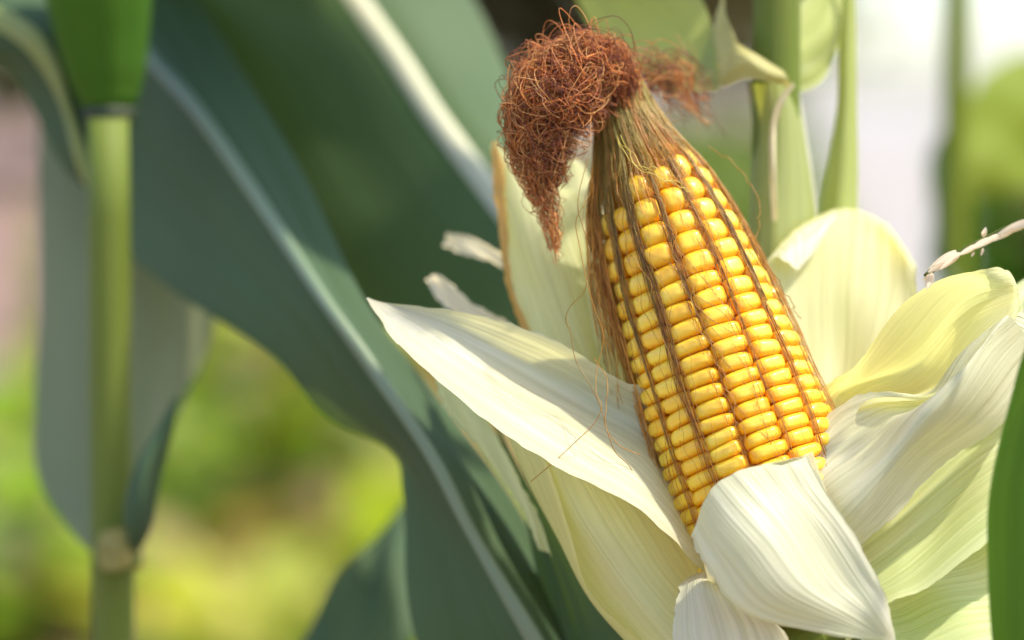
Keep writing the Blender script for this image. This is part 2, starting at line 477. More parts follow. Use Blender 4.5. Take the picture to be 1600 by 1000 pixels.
NROW = 14
ROW_OFF = 0.17
row_j = rng.normal(size=NROW) * 0.025
def row_phi(k, s):
    return ROW_OFF + k * 2 * math.pi / NROW + row_j[k % NROW] + 0.00009 * (s - 250) + 0.012 * math.sin(s / 60.0 + k * 1.7)
hidV, hidF, hoff = [], [], 0
ncount = 0
for k in range(NROW):
    s = -95 + rng.uniform(0, 22)
    end = 512 + 36 * math.sin(row_phi(k, 500)) + rng.uniform(-10, 14)
    while s < end:
        sp = np.interp(s, [-90, 100, 250, 340, 400, 460, 520], [22.5, 23.5, 26, 30, 34.5, 40, 41]) * rng.uniform(0.93, 1.07)
        sm = s + sp / 2
        phi = row_phi(k, sm) + rng.normal() * 0.008
        pp = (phi + math.pi) % (2 * math.pi) - math.pi
        r = float(prof(sm)) + rng.normal() * 1.2
        slope = -(prof(sm + 12) - prof(sm - 12)) / 24.0
        w = 2 * math.pi * r / NROW * np.interp(sm, [300, 540], [0.965, 0.95]) * rng.uniform(0.94, 1.03)
        tipk = sm > 430
        n = E2 * math.cos(phi) + E1 * math.sin(phi)
        tang = -E2 * math.sin(phi) + E1 * math.cos(phi)
        beta = math.atan(slope) * 0.8 + rng.normal() * 0.03
        nn = n * math.cos(beta) + AX * math.sin(beta)
        ay = np.cross(nn, tang)
        rot = rng.normal() * 0.04
        tx = tang * math.cos(rot) + ay * math.sin(rot)
        ty = np.cross(nn, tx)
        pos = cob(sm, phi, r)
        dep = 50 if not tipk else 44
        mat4 = Matrix(((*[0] * 4,), (*[0] * 4,), (*[0] * 4,), (0, 0, 0, 1)))
        sc = (w * SPX, sp * 1.10 * SPX, dep * SPX)
        for i in range(3):
            mat4[i][0], mat4[i][1], mat4[i][2], mat4[i][3] = tx[i] * sc[0], ty[i] * sc[1], nn[i] * sc[2], pos[i]
        me = (KM_TIP[rng.integers(3)] if tipk else KM[rng.integers(6)])
        if abs(pp) < 1.95 and ncount < 300 and sm > -60:
            o = bpy.data.objects.new('kernel', me)
            COL.objects.link(o)
            o.parent = ear
            o.matrix_parent_inverse = Matrix.Translation(-Vector(ear.location))
            o.matrix_basis = mat4
            ncount += 1
        else:
            vv = np.zeros(len(me.vertices) * 3); me.vertices.foreach_get('co', vv)
            vv = vv.reshape(-1, 3)
            hidV.append(pos + (vv[:, :1] * sc[0]) * tx + (vv[:, 1:2] * sc[1]) * ty + (vv[:, 2:] * sc[2]) * nn)
            hidF += [tuple(i + hoff for i in p.vertices) for p in me.polygons]
            hoff += len(vv)
        s += sp
hk = link('rear_kernels', mesh_from('rear_kernels', np.concatenate(hidV), hidF), KERN, ear)
hk['kind'] = 'stuff'
ss = np.linspace(-170, 680, 50)
capped_tube('cob_core', A0 + AX * (ss * SPX)[:, None], np.maximum(prof(ss) - np.interp(ss, [540, 600], [24, 8]), 10) * SPX, CORE, ear, 28)
sh = catmull(np.array([A0 - AX * 165 * SPX, P(1295, 1040, 14), P(1290, 1130, 30), P(1225, 1230, 72)]), 24)
capped_tube('shank', sh, np.linspace(0.013, 0.009, 24), STALK, ear, 18)

# ------------------------------------------------------------------ silk on the ear
def wob(n, amp, wl, length, r):
    """smooth 1-d wander of n samples"""
    x = np.linspace(0, length, n)
    return sum(amp / (j + 1) * r.normal() * np.sin(2 * math.pi * x / (wl / (1 + .7 * j)) + r.uniform(0, 6.3)) for j in range(3))

OLIVE = np.array([0.52, 0.40, 0.075]); BROWN = np.array([0.40, 0.22, 0.06])
RUST = np.array([0.42, 0.18, 0.04]); GOLD = np.array([0.62, 0.36, 0.06]); LIME = np.array([0.62, 0.57, 0.14])
strands = []
def add_silk(phi_top, phi_bot, s0, s1, lift0, lift1, amp, wl, rad, c0, c1, r, n=60, sway=(), hop=None):
    s = np.linspace(s0, s1, n)
    t = (s0 - s) / (s0 - s1)
    blend = np.clip((645 - s) / 100.0, 0, 1) ** 0.8
    phi = phi_top * (1 - blend) + phi_bot * blend + 0.00009 * (s - 250)
    R = prof(s)
    phi = phi + wob(n, amp, wl, s0 - s1, r) / R * np.clip((660 - s) / 120, 0.15, 1)
    for a_, wl_, ph_ in sway:
        phi = phi + a_ * np.sin(2 * math.pi * s / wl_ + ph_) / R * np.clip((600 - s) / 120, 0, 1)
    if hop:
        q = np.clip((hop[0] - s) / hop[1], 0, 1)
        phi = phi + hop[2] * q * q * (3 - 2 * q)
    lift = lift0 * (1 - t) + lift1 * t + wob(n, .7, 160, s0 - s1, r)
    k1 = np.clip(t * 2.6, 0, 1)[:, None]
    k2 = np.clip((260 - s) / 260, 0, 1)[:, None] * .75
    cc = (c0[None] * (1 - k1) + c1[None] * k1) * (1 - k2) + np.array([[0.62, 0.32, 0.06]]) * k2
    strands.append((cob(s, phi, R + lift), rad * np.linspace(1.0, 0.8, n), cc * r.uniform(.75, 1.25)))
for k in range(NROW):
    base = ROW_OFF + (k + .5) * 2 * math.pi / NROW + (row_j[k] + row_j[(k + 1) % NROW]) / 2
    front = math.cos(base) > -0.35
    bb = (base + math.pi) % (2 * math.pi) - math.pi
    dens = [0.5, 1.2, 0.6, 1.5, 0.8, 1.3, 0.5][k % 7] * (0.45 if 0.95 < bb < 2.2 else 1.0)
    bw = rng.uniform(0.8, 1.2) * dens
    sway = [(rng.normal() * 2.2, rng.uniform(150, 330), rng.uniform(0, 6.3)) for _ in range(3)]
    for j in range(int((20 if front else 8) * dens)):
        off = rng.normal() * 0.024 * bw
        q = rng.random()
        c1 = BROWN * rng.uniform(.5, 1.3) if q < .6 else (RUST * rng.uniform(.5, 1.0) if q < .9 else OLIVE * .9)
        c0 = OLIVE if rng.random() < .6 else LIME * .8
        add_silk(base + rng.normal() * .12, base + off, 665 + rng.uniform(-20, 20), rng.uniform(-70, 420) if rng.random() < .45 else rng.uniform(-90, 60),
                 rng.uniform(-4, 3), rng.uniform(-6, 0.5), 0.7 if rng.random() < .8 else 5.0, 260, 0.000078, c0, c1, rng, 80, sway,
                 None if rng.random() < .78 else (rng.uniform(150, 520), rng.uniform(70, 220), rng.choice([-1, 1]) * 2 * math.pi / NROW * rng.uniform(.5, 1)))
for k in range(NROW):
    base = ROW_OFF + (k + .5) * 2 * math.pi / NROW + (row_j[k] + row_j[(k + 1) % NROW]) / 2
    if math.cos(base) < -.1: continue
    for j in range(13):
        add_silk(base + rng.normal() * .12, base + rng.normal() * .035, 665, rng.uniform(250, 470), rng.uniform(-4, 3), rng.uniform(-6, 1), 1.0, 200, 0.00008,
                 OLIVE, (BROWN if rng.random() < .6 else OLIVE * .8) * rng.uniform(.35, 1.3), rng, 60)
# the sheath that gathers them above the kernels
for j in range(520):
    ph = rng.uniform(-math.pi, math.pi)
    if math.cos(ph) < -.4 and rng.random() < .6: continue
    pb = ph + rng.normal() * 0.05
    add_silk(ph, pb, 680 + rng.uniform(-15, 25), rng.uniform(478, 585) + 34 * math.sin(ph), rng.uniform(-5, 5), rng.uniform(-9, 2), 0.5, 200, 0.00012,
             (OLIVE if rng.random() < .5 else LIME) * rng.uniform(.45, 1.1), OLIVE * rng.uniform(.5, 1.1) if rng.random() < .6 else BROWN * 1.8, rng, 50)
# loose golden threads wandering over the kernels
for j in range(26):
    ph = rng.uniform(-1.3, 1.5)
    add_silk(ph + rng.normal() * .1, ph, 650, rng.uniform(-60, 420), 2, rng.uniform(1.0, 3.5), 9, 110, 0.00007, OLIVE, GOLD * rng.uniform(.6, 1.1), rng, 90)
# the curtain down the left flank
for j in range(150):
    ph = -rng.uniform(1.15, 1.8)
    hang = rng.random() < .5
    add_silk(ph, ph - rng.uniform(0, .1), 665, rng.uniform(200, 420) if hang else rng.uniform(70, 380), rng.uniform(0, 4), rng.uniform(0, 7) if not hang else rng.uniform(4, 34), 5 if not hang else 9, 150,
             0.00011, OLIVE * .8, (RUST * 1.2 if rng.random() < .25 else GOLD * rng.uniform(.9, 1.3)), rng, 70)
for j in range(18):
    ph = rng.uniform(1.2, 1.9)
    add_silk(ph, ph, 655, rng.uniform(0, 400), rng.uniform(0, 3), rng.uniform(0, 5), 4, 150, 0.00010, OLIVE, GOLD * .7, rng, 60)
o = tubes_object('silk_threads', strands, SILK, ear); o['kind'] = 'stuff'

# stray single threads
stray = []
for pts in ([(915, 250, 10), (905, 330, 6), (920, 400, 4), (915, 450, 4), (890, 480, 3), (888, 520, 2), (905, 570, 0), (935, 630, -2), (960, 700, -4), (985, 735, -2), (1030, 760, 2)],
            [(925, 300, 6), (900, 350, 2), (915, 430, 0), (940, 520, 0), (930, 600, -4), (940, 640, -8), (900, 690, -10), (830, 752, -8)],
            [(965, 215, 2), (990, 250, -8), (1020, 270, -12), (1060, 288, -10), (1080, 300, -6)],
            [(962, 210, 2), (985, 252, -9), (1025, 276, -13), (1066, 292, -10), (1090, 312, -6)],
            [(970, 212, 2), (1000, 256, -9), (1032, 268, -13), (1050, 282, -10)],
            [(1105, 225, 30), (1150, 260, 26), (1180, 300, 22), (1187, 340, 18), (1180, 370, 15)],
            [(930, 560, 0), (950, 600, -4), (945, 650, -6), (960, 690, -6), (1000, 710, -4)],
            [(1180, 380, 10), (1210, 430, 8), (1235, 470, 14), (1250, 500, 20)]):
    c = catmull(PA([pts])[0], 60)
    c = c + np.stack([wob(60, .0004, 30, 100, rng) for _ in range(3)], -1)
    stray.append((c, 0.00012, (GOLD * rng.uniform(.6, 1.0) if len(stray) not in (2, 3, 4) else LIME * 1.1)))
o = tubes_object('loose_silk', stray, SILK, ear); o['kind'] = 'stuff'

# ------------------------------------------------------------------ the dry brown tuft
def tuft(name, guide, radii, count, seed, curl, wl, cols, depth_k=1.0, tmin=0.0, tspan=(0.25, 0.8), rad=0.000105, npts=70):
    r = np.random.default_rng(seed)
    G = catmull(PA([guide])[0], 200)
    Rr = catmull(np.array(radii, float), 200) * PX
    out = []
    for j in range(count):
        t0 = r.uniform(tmin, 0.62) if r.random() < .7 else r.uniform(tmin, .2)
        t1 = min(1.0, t0 + r.uniform(*tspan))
        t1 = max(t0 + .12, min(t1, r.uniform(.5, .84) if r.random() < .86 else 1.0))
        t = np.linspace(t0, min(t1, 1.0), npts)
        idx = t * 199
        g = np.stack([np.interp(idx, np.arange(200), G[:, i]) for i in range(3)], -1)
        rr = np.interp(idx, np.arange(200), Rr)
        rho = math.sqrt(r.uniform(0.02, 1.0)); th = r.uniform(0, 6.283)
        tan = np.gradient(g, axis=0); tan /= np.linalg.norm(tan, axis=1, keepdims=True)
        side = np.cross(tan, FWD); side /= np.linalg.norm(side, axis=1, keepdims=True) + 1e-9
        th_t = th + wob(npts, 0.5, 1.3, 1, r)
        rh_t = np.clip(rho + wob(npts, 0.16, .8, 1, r), 0, 1.25)
        p = g + side * (np.cos(th_t) * rh_t * rr)[:, None] + FWD[None] * (np.sin(th_t) * rh_t * rr * depth_k)[:, None]
        ln = (t1 - t0) * np.linalg.norm(np.diff(G, axis=0), axis=1).sum()
        amp = curl * r.uniform(.3, 1.3) * np.clip(np.linspace(0, 2.2, npts), .1, 1) * np.clip(rr / (48 * PX), .3, 1)
        for ax in (side, FWD[None], tan):
            p = p + ax * (wob(npts, 1.0, wl * r.uniform(.7, 1.5), ln, r) * amp)[:, None]
        c = cols[r.integers(len(cols))] * r.uniform(.7, 1.35)
        out.append((p, rad * r.uniform(.8, 1.25), c))
    return out
TG = [np.array([0.74, 0.42, 0.14]), np.array([0.66, 0.29, 0.08]), np.array([0.80, 0.52, 0.22])]
TC = [np.array([0.50, 0.20, 0.06]), np.array([0.40, 0.145, 0.055]), np.array([0.64, 0.30, 0.09]),
      np.array([0.26, 0.085, 0.05]), np.array([0.74, 0.45, 0.16])]
ts = tuft('a', [(972, 185, 22), (968, 125, 22), (934, 110, 20), (886, 132, 16), (848, 186, 14), (850, 252, 16), (858, 315, 18), (867, 390, 20)],
          [20, 36, 52, 64, 50, 38, 22, 11], 1050, 3, 0.0026, 0.0100, TC, npts=90)
ts += tuft('f', [(880, 90, 14), (830, 140, 10), (822, 215, 12), (842, 290, 16), (858, 345, 18), (868, 410, 20)],
           [54, 40, 34, 24, 15, 8], 260, 15, 0.0022, 0.016, TG + TC[:1], tspan=(.3, .7), npts=80)
ts += tuft('b', [(965, 150, 20), (937, 108, 18), (894, 110, 14), (854, 156, 12), (835, 220, 14), (850, 280, 14)],
           [30, 48, 58, 56, 34, 16], 520, 5, 0.0027, 0.0090, TC, tspan=(.12, .4), npts=90)
o = tubes_object('silk_tuft', ts, SILK, ear); o['kind'] = 'stuff'
ts2 = tuft('c', [(975, 175, 26), (1000, 110, 36), (1040, 120, 46), (1075, 165, 52), (1100, 205, 56)], [24, 36, 36, 30, 18], 75, 8, 0.0018, 0.022,
           [x * .9 for x in TC], tspan=(.3, .9))
ts2 += tuft('d', [(1020, 150, 40), (1060, 130, 48), (1068, 80, 52), (1054, 20, 54)], [26, 24, 20, 12], 15, 9, 0.0012, 0.02, TC, tspan=(.4, .9))
ts2 += tuft('e', [(1000, 120, 36), (1060, 110, 50), (1095, 160, 56), (1125, 215, 58)], [28, 34, 26, 16], 40, 10, 0.0016, 0.018, TC, tspan=(.4, .9))
o = tubes_object('silk_wisp', ts2, SILK, ear); o['kind'] = 'stuff'

# ------------------------------------------------------------------ husks
def husk(rows, mat, seed, **kw):
    kw.setdefault('nr', 80); kw.setdefault('nc', 64); kw.setdefault('crinkle', 0.00007); kw.setdefault('ripple', 0.00004)
    return sheet('husk_leaf', rows, mat, ear, seed=seed, rag=0.0003, **kw)[0]

# long one to the left, a shallow trough
husk([[(1112, 905, -2), (1104, 872, 2), (1094, 830, 8), (1086, 790, 14)],
      [(1000, 800, -14), (1010, 756, -3), (1030, 705, 10), (1040, 640, 8)],
      [(880, 731, -14), (908, 688, 1), (938, 638, 16), (962, 588, 8)],
      [(760, 660, -6), (792, 618, 6), (830, 574, 18), (858, 528, 10)],
      [(640, 560, 6), (668, 536, 12), (700, 512, 18), (724, 490, 14)],
      [(572, 466, 17), (575, 465, 18), (578, 466, 18), (582, 470, 19)]], HUSK_W, 1, wave=0.0009)
# front one, rising from the base and folded down over itself
husk([[(1118, 915, -10.0), (1185, 935, -16.0), (1255, 915, -18.0), (1325, 890, -12.0)],
      [(1092, 855, -15.0), (1142, 795, -19.9), (1206, 750, -20.8), (1268, 722, -15.0)],
      [(1075, 832, -19.4), (1124, 769, -22.1), (1198, 724, -23.1), (1262, 704, -19.4)],
      [(1090, 862, -22.6), (1150, 802, -27.1), (1225, 757, -25.3), (1290, 764, -23.5)],
      [(1114, 894, -25.3), (1195, 852, -32.0), (1275, 815, -28.5), (1330, 832, -26.6)],
      [(1166, 950, -28.5), (1252, 922, -35.2), (1326, 895, -30.7), (1366, 902, -29.4)],
      [(1300, 990, -31.1), (1342, 976, -33.0), (1370, 960, -32.5), (1386, 955, -29.8)],
      [(1391, 1003, -32.0), (1394, 1005, -32.0), (1397, 1004, -31.6), (1400, 1001, -31.1)]], HUSK_W, 2, wave=0.0012, nr=96, nc=80)
# below it
husk([[(1070, 1070, -18.8), (1150, 1070, -22.0), (1250, 1060, -20.4)],
      [(1052, 985, -16.4), (1125, 975, -20.4), (1228, 990, -19.6)],
      [(1062, 915, -8.0), (1105, 915, -14.8), (1170, 950, -17.2)],
      [(1078, 899, 2.0), (1110, 895, 0.0), (1142, 915, -6.0)]], HUSK_W, 3, ripple=.00002)
# wide pale one underneath on the left, its margin rolled over
husk([[(1035, 1040, 0), (1005, 1030, 8), (1060, 1010, -4), (1110, 965, 2), (1135, 900, 16)],
      [(935, 935, 8), (918, 920, 18), (975, 905, 2), (1035, 870, 4), (1095, 820, 20)],
      [(893, 840, 6), (852, 805, 22), (905, 795, 8), (970, 770, 10), (1040, 720, 26)],
      [(860, 740, 12), (802, 702, 28), (850, 680, 18), (910, 660, 20), (970, 640, 32)],
      [(820, 640, 28), (770, 620, 40), (810, 600, 34), (850, 590, 36), (890, 590, 42)]], HUSK_Y, 4)
# upright one behind on the left, its edge dried orange
husk([[(920, 700, 30), (970, 690, 24), (1020, 680, 34)],
      [(832, 545, 46), (890, 525, 36), (960, 505, 40)],
      [(797, 440, 54), (850, 420, 44), (945, 400, 46)],
      [(781, 330, 58), (820, 320, 52), (905, 305, 54)],
      [(772, 262, 60), (790, 255, 58), (830, 280, 58)],
      [(770, 224, 62), (775, 220, 62), (785, 235, 62)]], HUSK_Y, 5)
husk([[(838, 545, 43), (822, 540, 44)], [(800, 440, 51), (790, 436, 52)], [(790, 330, 54), (776, 330, 56)],
      [(786, 262, 56), (768, 262, 57)], [(774, 222, 58), (769, 220, 58)]], HUSK_O, 6, nc=10)
# another lime one close behind the cob
husk([[(985, 720, 26), (1030, 700, 22), (1070, 690, 32)],
      [(905, 590, 40), (960, 570, 32), (1020, 560, 38)],
      [(868, 440, 52), (920, 430, 42), (985, 420, 46)],
      [(862, 340, 60), (900, 330, 52), (950, 330, 54)],
      [(875, 250, 66), (890, 245, 64), (910, 255, 64)]], HUSK_Y, 7)
# big rounded one behind on the right, top folded back
husk([[(1235, 700, 26), (1262, 690, 24), (1290, 690, 24), (1315, 680, 28), (1340, 670, 36)],
      [(1215, 580, 36), (1260, 575, 40), (1312, 570, 44), (1355, 565, 40), (1395, 565, 36)],
      [(1203, 470, 40), (1255, 460, 48), (1312, 452, 54), (1375, 462, 52), (1428, 490, 44)],
      [(1200, 418, 44), (1254, 384, 54), (1316, 362, 62), (1380, 384, 60), (1431, 440, 50)],
      [(1207, 398, 48), (1256, 352, 59), (1319, 321, 68), (1381, 350, 66), (1424, 414, 57)],
      [(1222, 420, 58), (1266, 376, 70), (1325, 346, 80), (1378, 374, 78), (1410, 430, 68)],
      [(1250, 480, 64), (1284, 450, 76), (1326, 430, 84), (1366, 450, 82), (1390, 480, 74)]], HUSK_Y, 8, nr=96, nc=80, ripple=0.00003)
husk([[(1205, 400, 45), (1240, 372, 51), (1278, 346, 57), (1314, 326, 63)],
      [(1218, 402, 42), (1244, 384, 47), (1274, 364, 52), (1304, 344, 58)],
      [(1240, 418, 41), (1250, 412, 44), (1266, 398, 47), (1284, 380, 52)],
      [(1246, 422, 42), (1248, 421, 43), (1252, 418, 44), (1258, 412, 46)]], HUSK_W, 9, nr=30, nc=30)
# right-hand one: upper lobe, hollow
husk([[(1296, 690, 2), (1290, 650, 14), (1290, 610, 26)],
      [(1352, 640, -4), (1342, 610, 20), (1346, 562, 8)],
      [(1450, 630, -14), (1432, 572, 26), (1418, 480, -2)],
      [(1522, 570, -16), (1512, 496, 12), (1494, 426, -2)],
      [(1582, 505, -8), (1578, 460, 0), (1568, 424, 6)],
      [(1594, 470, 0), (1592, 455, 2), (1589, 444, 4)]], HUSK_Y, 10, wave=0.0014)
# right-hand one: lower channel with a ridge
husk([[(1290, 900, -14.4), (1276, 830, -11.5), (1264, 760, -9.4), (1268, 700, -5.8)],
      [(1346, 849, -14.4), (1322, 792, -17.3), (1308, 705, -7.2), (1302, 638, 0.0)],
      [(1416, 785, -13.0), (1398, 712, -20.9), (1376, 662, -7.2), (1382, 613, -1.4)],
      [(1487, 723, -8.6), (1466, 636, -23.0), (1440, 632, -13.0), (1450, 609, -7.2)],
      [(1568, 655, -2.9), (1528, 556, -19.4), (1506, 562, -13.0), (1508, 556, -10.8)],
      [(1640, 570, 8.0), (1585, 500, -8.6), (1570, 500, -8.6), (1562, 498, -7.2)]], HUSK_W, 11, crinkle=0.00006, wave=0.0010, nr=90, nc=80)
# greener ones beneath it
husk([[(1325, 1010, -12), (1318, 940, -6), (1308, 860, 4)],
      [(1388, 945, -20), (1398, 882, -4), (1390, 795, 8)],
      [(1450, 905, -22), (1472, 826, 2), (1480, 715, 10)],
      [(1552, 845, -18), (1562, 760, 0), (1580, 640, 14)],
      [(1645, 780, -6), (1648, 700, 8), (1655, 580, 20)]], HUSK_G, 12, wave=0.002)
husk([[(1330, 1060, -18), (1350, 1000, -10), (1364, 930, 4)],
      [(1430, 1050, -26), (1436, 975, -10), (1440, 890, 6)],
      [(1556, 1020, -26), (1560, 940, -6), (1562, 830, 8)],
      [(1650, 980, -18), (1655, 900, 0), (1660, 790, 12)]], HUSK_G, 13, wave=0.002)
husk([[(1300, 1080, -22), (1335, 1030, -16), (1350, 985, -8)],
      [(1400, 1090, -28), (1420, 1030, -14), (1430, 975, 0)],
      [(1540, 1080, -26), (1550, 1010, -10), (1556, 950, 4)]], HUSK_G, 14, wave=0.002)
husk([[(1640, 700, 12), (1660, 640, 16), (1690, 600, 20)],
      [(1600, 560, 4), (1625, 530, 12), (1650, 500, 18)],
      [(1564, 519, 2), (1590, 498, 6), (1625, 470, 12)],
      [(1562, 514, 4), (1575, 503, 6), (1600, 488, 8)]], HUSK_W, 15)
husk([[(1640, 640, 26), (1670, 600, 30), (1700, 560, 34)],
      [(1586, 520, 22), (1620, 490, 28), (1660, 470, 32)],
      [(1578, 455, 24), (1600, 436, 28), (1630, 420, 30)]], HUSK_G, 16)
# dried narrow tips behind the left husk
husk([[(830, 450, 66), (826, 480, 66)], [(785, 398, 76), (782, 418, 75)], [(735, 372, 84), (728, 398, 82)], [(697, 364, 88), (692, 384, 88)]], HUSK_D, 17, nc=12, nr=30)
husk([[(800, 505, 56), (795, 530, 56)], [(740, 475, 62), (726, 502, 60)], [(700, 440, 68), (684, 468, 66)], [(678, 428, 72), (666, 436, 72)]], HUSK_D, 18, nc=12, nr=30)
# narrow pale strip left of the wide husk
husk([[(862, 872, 40), (836, 850, 42)], [(832, 790, 40), (812, 792, 42)], [(790, 705, 42), (750, 706, 46)], [(740, 630, 46), (700, 640, 50)], [(690, 560, 50), (676, 570, 52)]], HUSK_G, 19, nc=14)

# ------------------------------------------------------------------ corn plants
def leaf(parent, rows, mat, seed, rib=RIB, ribw=(0.0030, 0.0012), ribcol=None, label=None, **kw):
    kw.setdefault('nr', 60); kw.setdefault('nc', 32); kw.setdefault('wave', 0.003); kw.setdefault('ripple', 0.0001)
    o, g = sheet('leaf', rows, mat, parent, thick=0.0004, seed=seed, sub_label=label, **kw)
    if rib is not None:
        f = 0.5 if ribcol is None else ribcol
        c = int(round(f * (g.shape[1] - 1)))
        mid = g[:, c]
        acr = g[:, min(c + 1, g.shape[1] - 1)] - g[:, c - 1]
        acr /= np.linalg.norm(acr, axis=1, keepdims=True) + 1e-9
        n = normals(g)[:, c]
        if np.mean(n @ FWD) > 0: n = -n
        w = np.linspace(ribw[0], ribw[1], len(mid))[:, None]
        prof_ = [(-1.0, -0.0006), (-.55, 0.28), (0, .42), (.55, .28), (1.0, -0.0006)]
        strip = np.stack([mid + acr * w * a + n * w * b for a, b in prof_] + [mid + acr * w * a - n * w * (b + .05) for a, b in prof_[::-1]], 1)
        strip = np.concatenate([strip, strip[:, :1]], 1)
        uv = np.stack(np.broadcast_arrays(np.linspace(0, .01, strip.shape[1])[None], np.linspace(0, .4, len(mid))[:, None]), -1).reshape(-1, 2)
        me = mesh_from('midrib', strip.reshape(-1, 3), grid_faces(len(mid), strip.shape[1]), uv)
        m = link('midrib', me, rib, None)
        m.parent = o
        m.matrix_parent_inverse = (Matrix.Translation(-Vector(parent.location)))
        m.matrix_parent_inverse = Matrix.Identity(4) if False else m.matrix_parent_inverse
        # the leaf itself sits at world origin, so its child needs no offset
        m.matrix_parent_inverse = Matrix.Identity(4)
    return o

def stalk_path(px, py, d, top):
    p = P(px, py, d)
    zs = np.linspace(-0.02, top, 40)
    return np.stack([np.full(40, p[0]) + (zs - p[2]) * 0.0, np.full(40, p[1]), zs], -1)

# the plant that carries the ear
c0 = P(1212, 300, 72)
host = thing('corn_plant', 'pale green corn stalk rising behind the ripe ear, with a cream leaf collar', 'corn plant', (c0[0], c0[1], 0))
zt = P(1200, -400, 72)[2]
sp_ = stalk_path(1212, 300, 72, zt)
capped_tube('stalk', sp_, np.interp(sp_[:, 2], [0, .6, 1.0, 1.3], [.013, .011, .0072, .006]), STALK, host, 24)
# sheath wrapped round it with a free white edge
sheet('leaf_sheath', [[(1160, 700, 68), (1185, 700, 58), (1225, 700, 56), (1275, 700, 62), (1290, 700, 74)],
                      [(1165, 450, 70), (1188, 450, 60), (1225, 450, 58), (1268, 450, 64), (1284, 450, 76)],
                      [(1170, 300, 72), (1190, 300, 62), (1222, 300, 60), (1256, 300, 66), (1270, 300, 78)],
                      [(1170, 200, 74), (1190, 200, 64), (1218, 200, 62), (1246, 200, 66), (1256, 200, 76)],
                      [(1166, 128, 74), (1186, 130, 63), (1212, 128, 61), (1236, 130, 65), (1244, 128, 74)]], LEAF_P, host, seed=40, wave=.0006)
sheet('sheath_edge', [[(1288, 700, 72), (1293, 700, 73)], [(1282, 450, 73), (1287, 450, 74)], [(1268, 300, 75), (1273, 300, 76)],
                      [(1254, 200, 74), (1258, 200, 75)], [(1243, 130, 72), (1247, 130, 73)]], HUSK_W, host, seed=41, wave=0, nc=6)
sheet('dry_streak', [[(1206, 345, 57), (1214, 345, 57)], [(1202, 260, 58), (1212, 260, 58)], [(1204, 195, 59), (1214, 195, 59)],
                     [(1216, 155, 58), (1228, 155, 58)], [(1238, 128, 58), (1242, 134, 58)]], HUSK_D, host, seed=42, wave=.0005, nc=8)
sheet('collar', [[(1238, 140, 60), (1232, 124, 56), (1224, 110, 58)],
                 [(1205, 128, 56), (1192, 108, 54), (1186, 88, 58)],
                 [(1165, 124, 56), (1156, 92, 56), (1150, 60, 62)],
                 [(1128, 138, 60), (1128, 110, 62), (1135, 20, 72)],
                 [(1085, 140, 66), (1100, 100, 74), (1132, -30, 84)]], COLLAR, host, seed=43, wave=.001)
leaf(host, [[(1125, 142, 62), (1120, 110, 64), (1120, 60, 74)],
            [(1080, 146, 70), (1070, 100, 78), (1090, -10, 92)],
            [(1010, 130, 90), (1000, 60, 100), (1020, -60, 116)],
            [(930, 60, 120), (930, -20, 130), (960, -120, 140)],
            [(880, -40, 150), (890, -90, 150), (900, -140, 150)]], LEAF_P, 44, rib=None, wave=.001)
leaf(host, [[(1190, 118, 66), (1205, 100, 64), (1215, 80, 66)],
            [(1240, 145, 72), (1248, 90, 74), (1240, 20, 78)],
            [(1290, 118, 84), (1290, 60, 84), (1280, -30, 86)],
            [(1330, 30, 96), (1330, -40, 96), (1320, -100, 96)]], LEAF_P, 45, rib=None, wave=.001, label='pale leaf base curling right of the collar')
leaf(host, [[(1280, 420, 76), (1305, 420, 70), (1338, 420, 74)],
            [(1280, 330, 80), (1308, 330, 74), (1341, 330, 78)],
            [(1294, 240, 82), (1318, 240, 77), (1343, 240, 80)],
            [(1308, 160, 84), (1324, 160, 80), (1340, 160, 82)],
            [(1312, 60, 86), (1325, 50, 84), (1338, 50, 86)],
            [(1322, -60, 88), (1328, -60, 88), (1334, -60, 88)]], LEAF_P, 46, rib=None, wave=.0008, label='narrow upright pale leaf with a notched edge')
leaf(host, [[(x, y, dc - hw), (x, y - 25, dc), (x, y + 6, dc + hw)] for x, y, dc, hw in  # unseen upper leaf, added above the frame to shade the leaves at left
            ((1208, -150, 74, 9), (1120, -240, 104, 32), (900, -270, 120, 42), (700, -250, 148, 46), (500, -205, 182, 48), (300, -150, 220, 42), (150, -100, 256, 22), (70, -70, 268, 3))],
     LEAF_K, 57, wave=.003, nr=60)
# big blue-green leaf crossing in front of the left background, seen from below
leaf(host, [[(1130, 1500, 78), (1160, 1490, 66), (1185, 1480, 66), (1205, 1470, 68), (1220, 1460, 78)],
            [(800, 1230, 72), (880, 1230, 60), (960, 1225, 52), (990, 1220, 54), (1020, 1215, 60)],
            [(651, 1000, 80), (738, 998, 64), (827, 994, 52), (860, 996, 54), (890, 1000, 60)],
            [(629, 780, 90), (682, 806, 74), (733, 829, 60), (800, 866, 62), (862, 900, 70)],
            [(611, 706, 95), (640, 712, 80), (673, 714, 66), (738, 742, 68), (800, 776, 76)],
            [(508, 648, 105), (546, 618, 90), (585, 587, 76), (632, 600, 78), (678, 615, 86)],
            [(420, 549, 118), (460, 508, 104), (500, 466, 90), (534, 468, 92), (566, 470, 98)],
            [(271, 455, 172), (332, 376, 156), (390, 300, 138), (432, 290, 140), (472, 280, 148)],
            [(180, 370, 220), (240, 270, 200), (300, 170, 180), (346, 156, 182), (392, 140, 190)],
            [(130, 280, 262), (180, 186, 242), (230, 90, 220), (274, 52, 222), (318, 12, 230)],
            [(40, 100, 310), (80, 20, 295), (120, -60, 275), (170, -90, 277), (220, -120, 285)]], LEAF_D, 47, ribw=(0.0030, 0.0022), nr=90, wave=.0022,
     label='broad blue-green leaf with a pale midrib, crossing from upper left to bottom')
